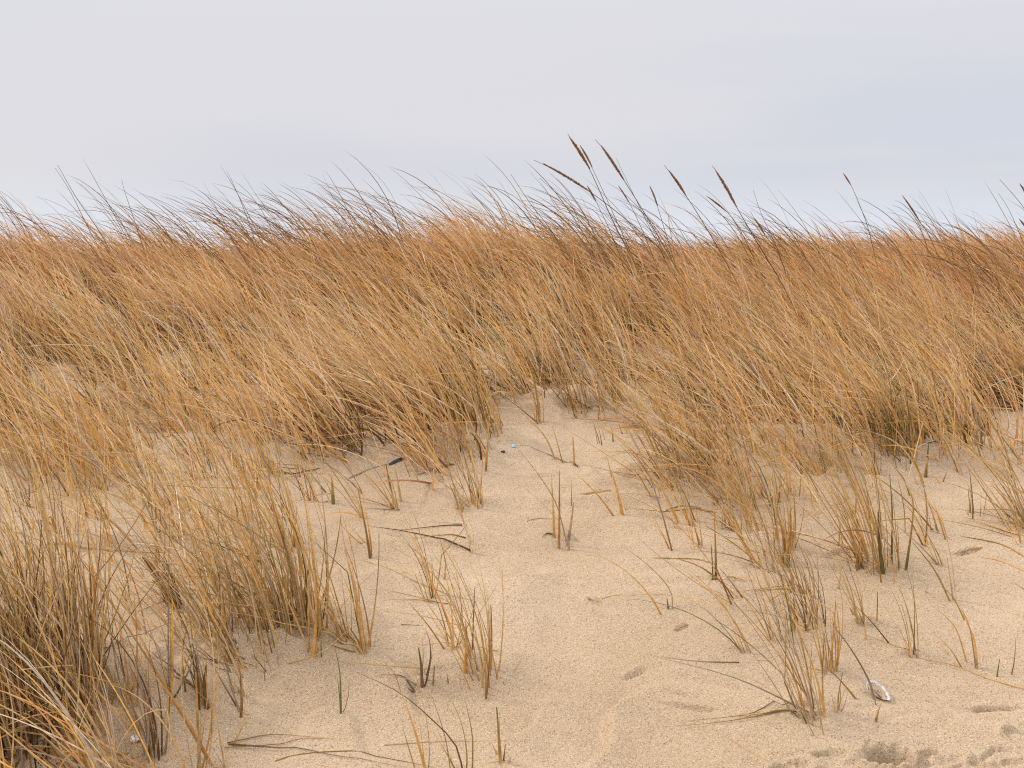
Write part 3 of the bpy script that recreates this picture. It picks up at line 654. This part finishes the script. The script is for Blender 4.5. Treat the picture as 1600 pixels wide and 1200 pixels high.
T(1350, 870, 18, 22, (-90, -160), 'left half of the golden tuft with leaves lying to the left', 'gold', 0.3, 0.2, 0.005, litter=.2)
T(1414, 888, 0, 5, (-10, -120), 'single strongly curved stem right of the full golden tuft', 'gold', traced=(('s', [(1415, 890), (1424, 830), (1427, 790), (1423, 770)], 6, 'gold'), ('b', [(1423, 775), (1410, 745), (1385, 720)], 4), ('b', [(1404, 895), (1385, 870), (1370, 860)], 5), ('b', [(1415, 832), (1412, 790), (1402, 745)], 3)))
T(1268, 1112, 30, 26, (-95, -215), 'large open fan shaped tuft in the right foreground', 'mix', 0.24, 0.3, 0.0048, squash=.8, traced=(
    ('s', [(1288, 1120), (1285, 1060), (1288, 990)], 5, 'green'), ('s', [(1291, 1115), (1270, 1040), (1240, 970)], 5, 'gold'), ('b', [(1270, 1110), (1150, 1060), (1020, 1025)], 4, 'brown'), ('b', [(1250, 1035), (1180, 1032), (1060, 1036)], 3, 'gold'),
    ('l', [(1250, 1115), (1180, 1122), (1110, 1132), (1000, 1140)], 4, 'brown'), ('l', [(1235, 1100), (1170, 1118), (1060, 1130)], 4, 'gold'), ('b', [(1275, 1105), (1200, 1000), (1130, 930), (1065, 910)], 3), ('b', [(1278, 1118), (1215, 1000), (1160, 930), (1120, 905)], 3)))
T(1296, 1048, 14, 12, (-30, -150), 'upright stems immediately behind the open fan shaped tuft', 'gold', 0.18, 0.4, 0.0052, traced=(('b', [(1345, 1096), (1310, 1060), (1280, 1035)], 5, 'brown'), ('s', [(1297, 1050), (1302, 990), (1306, 940)], 5, 'gold')))
T(1310, 1108, 3, 4, (6, -60), 'little green sprout at the right foot of the open fan shaped tuft', 'green', traced=(('s', [(1308, 1112), (1311, 1080), (1317, 1050)], 4, 'green'), ('b', [(1306, 1112), (1300, 1090), (1296, 1080)], 4, 'gold')))
T(1270, 975, 30, 22, (-70, -150), 'slender grey brown tuft swept left above the open fan shaped tuft', 'brown', 0.16, 0.1, 0.0042)
T(1225, 1000, 16, 20, (-50, -140), 'fine pale blades left of the slender grey brown tuft', 'mix', 0.2, 0.1, 0.004)
T(1345, 972, 13, 10, (-60, -120), 'small tuft with a dark scorched base in the right hand sand', 'gold', 0.22, 0.2, 0.0052, traced=(('s', [(1337, 960), (1328, 950)], 8, 'brown'), ('b', [(1392, 1004), (1360, 970), (1330, 940)], 4, 'brown')))
T(1370, 968, 0, 3, (0, -60), 'single upright green shoot right of the scorched base tuft', 'green', traced=(('s', [(1370, 969), (1371, 945), (1371, 925)], 4, 'green'), ('s', [(1310, 920), (1314, 890), (1317, 870)], 4, 'gold'), ('b', [(1352, 1000), (1352, 950), (1348, 920)], 5, 'gold')))
T(1430, 1022, 9, 9, (-50, -140), 'narrow green and gold tuft between the scorched base tuft and the tall slim blades', 'green', 0.2, 0.35, 0.005)
T(1490, 937, 0, 3, (-20, -130), 'three slim blades forming a narrow vee on the right hand sand', 'gold', traced=(('b', [(1494, 938), (1488, 880), (1470, 800)], 5), ('b', [(1490, 938), (1484, 900), (1478, 860)], 4), ('b', [(1487, 939), (1460, 890), (1420, 840)], 5)))
T(1527, 1043, 0, 3, (-30, -130), 'tall slim blades bending left near the right edge', 'gold', traced=(('s', [(1527, 1044), (1522, 1000), (1505, 960)], 7, 'gold'), ('b', [(1510, 970), (1490, 935), (1470, 915)], 4), ('b', [(1526, 1044), (1515, 980), (1498, 945)], 4), ('b', [(1512, 1035), (1492, 980), (1455, 945)], 4), ('b', [(1537, 1046), (1532, 1020)], 3)))
T(1503, 1040, 0, 3, (-30, -40), 'short leaning blades left of the tall slim blades', 'gold', traced=(('b', [(1504, 1041), (1485, 1015), (1460, 990)], 5, 'gold'), ('b', [(1490, 1030), (1465, 1000)], 3)))
T(1558, 1055, 0, 3, (5, -30), 'tiny dark green sprout close to the right edge', 'green', traced=(('s', [(1557, 1057), (1562, 1030)], 4, 'green'),))
T(1580, 1056, 0, 3, (5, -50), 'hair thin lone blade at the right edge', 'brown', traced=(('b', [(1579, 1056), (1585, 1030), (1587, 995)], 3),))
T(1367, 1092, 0, 4, (-60, -60), 'dark blade rooted beside the white shell', 'brown', traced=(('b', [(1366, 1094), (1358, 1065), (1330, 1015), (1300, 975)], 6, 'brown'), ('s', [(1384, 1092), (1363, 1076)], 3, 'brown'), ('s', [(1368, 1101), (1368, 1085)], 3, 'gold')))
T(1367, 1127, 0, 3, (8, -30), 'short split straw stub in front of the white shell', 'gold', traced=(('s', [(1367, 1127), (1372, 1112), (1377, 1096)], 6, 'gold'),))
T(1597, 825, 46, 26, (-95, -130), 'wide fanned tuft cut by the right edge of the view', 'mix', 0.3, 0.15, 0.0046, litter=.15)
T(1525, 805, 7, 12, (-4, -60), 'row of short green shoots left of the wide fanned tuft', 'green', 0.12, 0.4)
T(1471, 752, 0, 3, (0, -30), 'little forked sprig on the sand below the right hand grass', 'gold', traced=(('b', [(1472, 754), (1483, 728)], 4, 'gold'), ('b', [(1471, 754), (1455, 735)], 4, 'gold')))
T(1446, 744, 0, 3, (4, -40), 'bright orange stub with a green tip below the right hand grass', 'gold', traced=(('s', [(1446, 745), (1449, 715)], 8, 'gold'), ('s', [(1449, 718), (1451, 690)], 4, 'green')))
T(1402, 712, 55, 30, (-35, -130), 'dense olive green based clump at the foot of the right hand grass', 'green', 0.18, 0.3, 0.0052)
T(1370, 738, 8, 8, (-30, -80), 'golden sprig in front of the olive based clump', 'gold')
T(1300, 735, 26, 20, (-50, -150), 'golden upright clump left of the olive based clump', 'gold', 0.2, 0.3, 0.0055)
T(1435, 690, 12, 12, (-20, -110), 'stiff upright stems right of the olive based clump', 'gold', 0.15, 0.5)
T(1485, 672, 12, 22, (-25, -70), 'low row of short stubs beside the stiff upright stems', 'mix', 0.3, 0.5)
T(1536, 698, 12, 16, (-30, -90), 'sparse clump at the foot of the far right grass', 'gold', 0.25, 0.4)
T(1045, 738, 60, 46, (-85, -120), 'matted tuft lying left over the upper edge of the bare slope', 'gold', 0.26, 0.15, 0.0052)
T(1110, 740, 40, 40, (-95, -70), 'flattened pink tinged straw mat right of the upper bare slope', 'mix', 0.3, 0.05, 0.005, litter=.3)
T(905, 636, 38, 22, (-55, -110), 'dark based fan of stems in the hollow at the top of the bare slope', 'mix', 0.25, 0.3, 0.006)
T(950, 632, 34, 26, (-60, -110), 'dark based clump right of the hollow at the top of the bare slope', 'mix', 0.25, 0.4, 0.0065)
T(843, 660, 12, 8, (-40, -110), 'long orange stems at the left of the hollow', 'gold', 0.2, 0.4, 0.006, traced=(('b', [(845, 660), (836, 600), (820, 540)], 6), ('b', [(868, 620), (905, 570)], 4, 'gold')))
T(945, 690, 5, 16, (-6, -30), 'scatter of tiny blackened stubs near the top of the bare slope', 'brown', 0.2, 0.6)
T(700, 702, 60, 62, (-110, -190), 'heavy golden clump overhanging the left of the bare slope', 'gold', 0.22, 0.25, 0.006, traced=(('s', [(742, 738), (735, 700), (728, 660)], 6, 'gold'), ('s', [(759, 736), (762, 690), (765, 650)], 5, 'gold')))
T(765, 672, 30, 24, (-80, -160), 'golden clump leaning left beside the hollow', 'gold', 0.22, 0.3, 0.0055)

# ------------------------------------------------------------------ flowering stalks above the crest
SEEDC = np.array([0.2, 0.1, 0.05])
def seed_stalk(stem_px, head_px, label, width=3.2, hw=7):
    hw *= 0.5
    root = empty('seed_stalk', hit(*stem_px[0]))
    tag(root, label, 'grass stalk', 'flowering beachgrass stalks above the crest')
    o3 = np.array(root.location); Y0 = o3[1]; s = Y0 / F
    line = stand_line(list(stem_px), 22)
    k = len(line); t = np.linspace(0, 1, k)
    c = GOLD * 0.8 * (1 - sstep(t, 0.2, 0.6))[:, None] + BROWN * 0.6 * sstep(t, 0.2, 0.6)[:, None]
    V, Fc, col = tube_mesh(line - o3, s * width * 0.78 / 2 * (1 - 0.72 * t), c, 5)
    obj('stem', new_mesh('stem', V, Fc, col, True), GRASS, root)
    if head_px is not None:
        p0 = at(*head_px[0], Y0); p1 = at(*head_px[1], Y0)
        Vs = []; Fs = []; L = np.linalg.norm(p1 - p0); ax = (p1 - p0) / L
        # follow the stem between the two ends
        cl = smooth_line([p0, (p0 + p1) / 2 + 0.012 * L * np.array([1, 0, 0.5]), p1], 30)
        nsp = int(90 + L * 520)
        tt = np.linspace(0, 1, 14); Vc, Fq, _c = tube_mesh(smooth_line(cl[::3], 14) - o3, hw * s * 0.34 * np.sin(np.pi * np.clip(tt * .94 + .03, 0, 1)) ** 0.7, SEEDC, 6)
        obj('rachis', new_mesh('rachis', Vc, Fq, smooth=True), SEED, root)
        for i in range(nsp):
            u = (i + rng.random()) / nsp; cpt = cl[min(int(u * 29), 28)]
            prof = math.sin(math.pi * min(1, u * 0.92 + 0.05)) ** 0.75 * (0.75 + 0.5 * rng.random())
            ang = i * 2.4 + rng.random(); e1 = np.cross(ax, [0, 1, 0]); e1 /= np.linalg.norm(e1); e2 = np.cross(ax, e1)
            out = (e1 * math.cos(ang) + e2 * math.sin(ang))
            r = hw * s * 0.5 * prof
            a0 = cpt + out * r * 0.3; ln = 0.019 * (0.8 + 0.4 * rng.random())
            a1 = a0 + ax * ln * 0.5 + out * r * 0.65; a2 = a0 + ax * ln + out * r * 0.85
            side = np.cross(out, ax) * 0.0024 * (0.7 + 0.6 * rng.random()); b = len(Vs)
            Vs += [a0, a1 + side, a1 - side, a1 + out * 0.0015, a1 - out * 0.0012, a2]
            Fs += [(b, b + 1, b + 3), (b, b + 3, b + 2), (b, b + 2, b + 4), (b, b + 4, b + 1), (b + 5, b + 3, b + 1), (b + 5, b + 2, b + 3), (b + 5, b + 4, b + 2), (b + 5, b + 1, b + 4)]
        me = new_mesh('seed_head', np.array(Vs) - o3, np.array(Fs)); obj('seed_head', me, SEED, root)
    return root
SS = seed_stalk
SS([(1150, 600), (1065, 430), (1000, 362), (925, 302), (850, 257), (834, 250)], ((925, 301), (850, 256)), 'lowest leaning stalk whose head points far left')
SS([(1050, 560), (1010, 450), (960, 350), (922, 266), (893, 218), (887, 209)], ((922, 264), (891, 216)), 'tallest stalk with a thick double head', 3.4, 9)
SS([(1048, 565), (1000, 430), (952, 320), (925, 262), (906, 226)], ((926, 262), (908, 230)), 'small thin head tucked behind the tallest stalk', 2.4, 5)
SS([(1100, 560), (1070, 450), (1030, 372), (978, 286), (944, 234), (930, 218)], ((976, 283), (940, 229)), 'second stalk right of the tallest with a long slim head', 3.4, 8)
SS([(1090, 540), (1050, 430), (1000, 325), (962, 246)], None, 'headless fine stem beside the long slim head', 2)
SS([(1010, 520), (965, 390), (932, 316), (918, 291)], ((932, 316), (919, 293)), 'short stalk with a stubby head low under the leaning one', 2.5, 5)
SS([(1215, 560), (1140, 420), (1100, 350), (1072, 306), (1050, 274), (1038, 258)], ((1073, 307), (1046, 268)), 'middle stalk with a ragged head left of the dip', 3.2, 7)
SS([(1230, 520), (1165, 376), (1135, 330), (1103, 306)], ((1136, 331), (1108, 309)), 'short bent stalk with a narrow head in the dip', 2.5, 4.5)
SS([(1300, 640), (1240, 480), (1185, 382), (1150, 322), (1122, 270), (1113, 259)], ((1152, 325), (1119, 268)), 'tall stalk with a straight head over the dip right of centre', 3.4, 8)
SS([(1270, 540), (1218, 398), (1190, 335), (1177, 297)], None, 'fine bare stem right of the tall straight headed stalk', 2.2)
SS([(1260, 540), (1222, 410), (1194, 366), (1172, 330)], ((1196, 368), (1180, 343)), 'short stalk with a small reddish head low in the dip', 2.6, 5)
SS([(1390, 500), (1360, 370), (1345, 325), (1330, 290), (1318, 271)], ((1330, 290), (1319, 273)), 'isolated slim stalk over the right hand dune', 2.4, 4)
SS([(1500, 480), (1455, 375), (1438, 348), (1410, 305)], ((1439, 349), (1411, 307)), 'dark straight headed stalk farther along the right hand dune', 2.6, 5)
SS([(1690, 500), (1640, 390), (1600, 325), (1562, 280)], None, 'fine bent stem near the right end of the crest', 2.4)
SS([(1640, 480), (1595, 370), (1575, 325), (1560, 302)], None, 'short fine stem near the right end of the crest', 2)
SS([(1660, 460), (1610, 315), (1593, 286)], ((1612, 318), (1595, 290)), 'dark headed stalk at the right border, upper one', 2.6, 5)
SS([(1650, 480), (1606, 362), (1592, 342)], ((1610, 365), (1594, 344)), 'dark headed stalk at the right border, lower one', 2.6, 5)
SS([(220, 480), (160, 370), (120, 310), (90, 258)], None, 'long bare stem standing highest on the left crest', 2.6)
SS([(200, 470), (140, 360), (110, 300), (86, 262)], None, 'bare stem just left of the highest on the left crest', 2.2)
SS([(930, 500), (870, 375), (830, 320), (798, 272)], None, 'bare stem above the central hump', 2.6)
SS([(1080, 520), (960, 395), (900, 330), (843, 278)], None, 'long thin stem leaning left between hump and seed heads', 2.4)
SS([(1090, 520), (1045, 380), (1028, 325), (1015, 291)], ((1028, 322), (1017, 294)), 'thin stalk between the slim head and the ragged head', 2.4, 3.5)
SS([(1060, 520), (1020, 400), (985, 320), (966, 290)], ((984, 318), (968, 293)), 'thin stalk below the long slim head', 2.4, 3.5)
SS([(250, 470), (215, 360), (195, 300), (190, 280)], None, 'short bare stem on the left crest right of the highest', 2)

# ------------------------------------------------------------------ leaves fallen flat on the sand
def fallen(pts, w, label, pal='brown'):
    pal = 'mix'
    b = hit(*pts[0]); o = empty('fallen_leaf', b); tag(o, label, 'fallen leaf', 'dead leaves lying on the sand')
    P = lie_line(pts, 14, 0.0015)
    V, Fc, col = fold_mesh(P - b, 0.7 * w * b[1] / F, pick(1, PAL[pal])[0] * .7, pick(1, PAL[pal])[0] * .8, math.pi / 2, 0.6, 0.3)
    me = new_mesh('leaf_blade', V, Fc, col, True)
    bpy.data.objects.remove(o)
    o = obj('fallen_leaf', me, GRASS, loc=b); tag(o, label, 'fallen leaf', 'dead leaves lying on the sand')
fallen([(1118, 802), (1080, 796), (1040, 800), (985, 795)], 5, 'long brown leaf lying flat below the matted straw', 'brown')
fallen([(1095, 795), (1060, 792), (1030, 806)], 5, 'short bent leaf crossing the long brown leaf', 'brown')
fallen([(955, 768), (930, 770), (905, 772)], 7, 'dark half buried leaf on the upper bare slope', 'brown')
fallen([(823, 816), (835, 812), (868, 811)], 4, 'little pale leaf left of the three upright stems', 'gold')
fallen([(1110, 880), (1080, 874), (1020, 873)], 4, 'thin leaf left of the two upright shoots', 'brown')
fallen([(916, 934), (935, 940), (942, 944)], 5, 'tiny buried leaf in a shallow dimple on the central sand', 'gold')
fallen([(940, 936), (960, 931), (975, 930)], 3, 'faint hairlike leaf right of the shallow dimple', 'gold')
fallen([(1075, 977), (1065, 981), (1050, 986)], 5, 'short dark leaf tip poking out on the central sand', 'brown')
fallen([(1155, 1036), (1110, 1035), (1070, 1032), (1025, 1025)], 4, 'long thin leaf stretching left of the open fan shaped tuft', 'brown')
fallen([(1600, 1078), (1540, 1060), (1490, 1040), (1442, 1030)], 4, 'long curved leaf running toward the right edge', 'gold')
fallen([(1600, 870), (1560, 850), (1500, 838)], 5, 'leaf lying below the wide fanned tuft', 'gold')
fallen([(1600, 893), (1565, 878), (1530, 870)], 4, 'thin dark leaf at the right edge of the sand', 'brown')
fallen([(1535, 857), (1515, 860), (1487, 867)], 7, 'stubby brown leaf in a small scoop on the right', 'brown')
fallen([(1240, 922), (1200, 922), (1178, 923)], 6, 'buried dark leaf below the two upright shoots', 'brown')
fallen([(778, 1018), (765, 1016), (745, 1010)], 4, 'short dark twig leaf right of the lone upright tuft', 'brown')
fallen([(660, 1045), (620, 1042), (530, 1034)], 5, 'straight dark leaf left of the withered stubs', 'brown')
fallen([(803, 1050), (810, 1038), (815, 1029)], 3, 'single short dark sliver on the lower central sand', 'brown')
fallen([(700, 930), (640, 905), (580, 880), (555, 875)], 4, 'leaf arching along the sand left of the wispy tuft', 'gold')
fallen([(70, 852), (140, 858), (200, 862), (330, 868)], 5, 'long dark leaf along the ledge at the left', 'brown')
fallen([(545, 748), (580, 733), (625, 720)], 5, 'dark leaf leading to the black shell fragment', 'brown')
fallen([(1330, 730), (1370, 742), (1390, 752)], 5, 'brown leaf below the golden upright clump', 'brown')
fallen([(1140, 1155), (1180, 1180), (1210, 1200)], 2.5, 'hairlike root crossing the sand at the bottom', 'brown')
fallen([(600, 1165), (680, 1160), (765, 1158)], 3, 'thin leaf reaching left from the small golden shoot', 'gold')
fallen([(430, 1190), (520, 1175), (600, 1185), (680, 1200)], 4, 'curved dark leaf on the bottom edge left of centre', 'brown')
# small bits of broken leaf and husk, too many to count
nb = 520
by = 3.3 + 4.2 * rng.random(nb); bx = (rng.random(nb) * 2 - 1) * (by * 0.45 + 0.8)
pp = project(np.stack([bx, by, H(bx, by)], -1)); keep = rng.random(nb) < 0.12 + 0.9 * density(*pp)
bx, by = bx[keep], by[keep]; nb = len(bx)
P = centre_lines(np.stack([bx, by, H(bx, by) + .001], -1), rng.uniform(0.01, 0.10, nb) , rng.uniform(0, 6.28, nb), np.full(nb, 1.5), np.full(nb, 1.6), np.ones(nb), 5, clear=0.002)
V, Fc, col = ribbons(P, rng.uniform(0.002, 0.0045, nb), pick(nb, PAL['brown']) * .9, pick(nb, PAL['mix']) * .8, rng.uniform(0, 6.28, nb) * 0 + 1.2, 0.5)
tag(obj('leaf_litter', new_mesh('leaf_litter', V, Fc, col), GRASS), 'short broken bits of dead leaf scattered on the sand', 'litter', kind='stuff')

# ------------------------------------------------------------------ shell, fragments
WHITE = mat_plain('shell_white', (0.66, 0.64, 0.63), 0.5, (0.45, 0.38, 0.33), 70, 0.5)
SANDF = SAND
b = hit(1371, 1086)
sh = empty('half_buried_shell', b + np.array([0, 0, 0.0])); tag(sh, 'white shell half buried and filled with sand beside a dark blade', 'shell')
def cup(a, bb, depth, thick, nu=22, nv=7):
    V = []; Fc = []
    for layer in (0, 1):
        for j in range(nv):
            v = (j + 0.0) / (nv - 1)
            for i in range(nu):
                u = 2 * math.pi * i / nu
                x = a * v * math.cos(u); y = bb * v * math.sin(u) * (1 - 0.25 * math.cos(u))
                z = depth * (v ** 2.2) - layer * thick * (1 if v < .999 else .6) + 0.0012 * math.sin(u * 9) * v
                V.append((x, y, z))
    for layer in (0, 1):
        o = layer * nu * nv
        for j in range(nv - 1):
            for i in range(nu):
                i2 = (i + 1) % nu; q4 = (o + j * nu + i, o + j * nu + i2, o + (j + 1) * nu + i2, o + (j + 1) * nu + i)
                Fc.append(q4 if layer == 0 else q4[::-1])
    for i in range(nu):
        i2 = (i + 1) % nu; t0 = (nv - 1) * nu; t1 = nu * nv + t0
        Fc.append((t0 + i, t0 + i2, t1 + i2, t1 + i))
    return np.array(V, float), np.array(Fc)
V, Fc = cup(0.046, 0.024, 0.020, 0.0028)
ca, sa = math.cos(R(-48)), math.sin(R(-48))
tilt = R(38)
def turn(V):
    V = V @ np.array([[ca, sa, 0], [-sa, ca, 0], [0, 0, 1]])
    y = V[:, 1] * math.cos(tilt) - V[:, 2] * math.sin(tilt); z = V[:, 1] * math.sin(tilt) + V[:, 2] * math.cos(tilt)
    return np.stack([V[:, 0], y, z], -1)
obj('shell', new_mesh('shell', turn(V) + [0, 0, 0.004], Fc, smooth=True), WHITE, sh)
V2, F2 = cup(0.0405, 0.0215, 0.003, 0.003)
V2[:, 2] = 0.0135 + 0.004 * fbm(V2[:, 0] * 60, V2[:, 1] * 60, 4, 2)
obj('sand_fill', new_mesh('sand_fill', turn(V2) + [0, 0, 0.004], F2, smooth=True), SAND, sh)

def crumple(name, px, py, sx, sy, amp, mat, label, cat, rot, tiltx, thick=0.0012, curve=0.0):
    n = 9; b = hit(px, py)
    u, v = np.meshgrid(np.linspace(-1, 1, n), np.linspace(-1, 1, n))
    r = 1 - 0.35 * np.abs(u) ** 2
    x = u * sx; y = v * sy * r; z = amp * fbm(u * 1.7 + px, v * 1.7, 5, 2) + curve * (u ** 2)
    c, s_ = math.cos(rot), math.sin(rot); X = x * c - y * s_; Y = x * s_ + y * c
    Y2 = Y * math.cos(tiltx) - z * math.sin(tiltx); Z2 = Y * math.sin(tiltx) + z * math.cos(tiltx)
    top = np.stack([X, Y2, Z2], -1).reshape(-1, 3); nrm = np.array([0, -math.sin(tiltx), math.cos(tiltx)])
    V = np.vstack([top, top - nrm * thick]); ii = np.arange(n * n).reshape(n, n)
    f = np.stack([ii[:-1, :-1], ii[:-1, 1:], ii[1:, 1:], ii[1:, :-1]], -1).reshape(-1, 4)
    F_ = [*f.tolist(), *(f[:, ::-1] + n * n).tolist()]
    ring = list(ii[0]) + list(ii[1:, -1]) + list(ii[-1, -2::-1]) + list(ii[-2:0:-1, 0])
    for a, d in zip(ring, ring[1:] + ring[:1]): F_.append([d, a, a + n * n, d + n * n])
    o = obj(name, new_mesh(name, V, np.array(F_), smooth=True), mat, loc=b + np.array([0, 0, sy * math.sin(tiltx) * .6 + .004]))
    tag(o, label, cat); return o
BLUE = mat_plain('blue_plastic', (0.22, 0.48, 0.60), 0.5, (0.55, 0.66, 0.66), 90)
BLACK = mat_plain('black_shell', (0.012, 0.014, 0.018), 0.3, (0.03, 0.035, 0.035), 90)
crumple('plastic_scrap', 803, 699, 0.010, 0.008, 0.005, BLUE, 'tiny bright blue plastic scrap at the foot of the golden grass', 'litter', 0.3, 0.9)
crumple('shell_fragment', 620, 722, 0.040, 0.009, 0.006, BLACK, 'black curved shell fragment under the left central grass', 'shell fragment', 0.5, 0.8, 0.002, -0.008)
crumple('shell_fragment', 786, 707, 0.010, 0.005, 0.005, BLACK, 'small black crumb below the blue scrap', 'shell fragment', -0.1, 0.6, 0.003)
crumple('shell_fragment', 212, 1158, 0.018, 0.012, 0.006, WHITE, 'white chip beside the dark fan of blades at the bottom left', 'shell fragment', 0.2, 0.7, 0.002)
crumple('shell_fragment', 262, 962, 0.014, 0.010, 0.006, WHITE, 'small white chip at the foot of the weathered brown bundle', 'shell fragment', 0.7, 0.7, 0.002)
print('tris', sum(sum(len(p.vertices) - 2 for p in o.data.polygons) if len(o.data.polygons) < 5000 else len(o.data.polygons) * 2 for o in bpy.data.objects if o.type == 'MESH'), 'objects', len(bpy.data.objects))
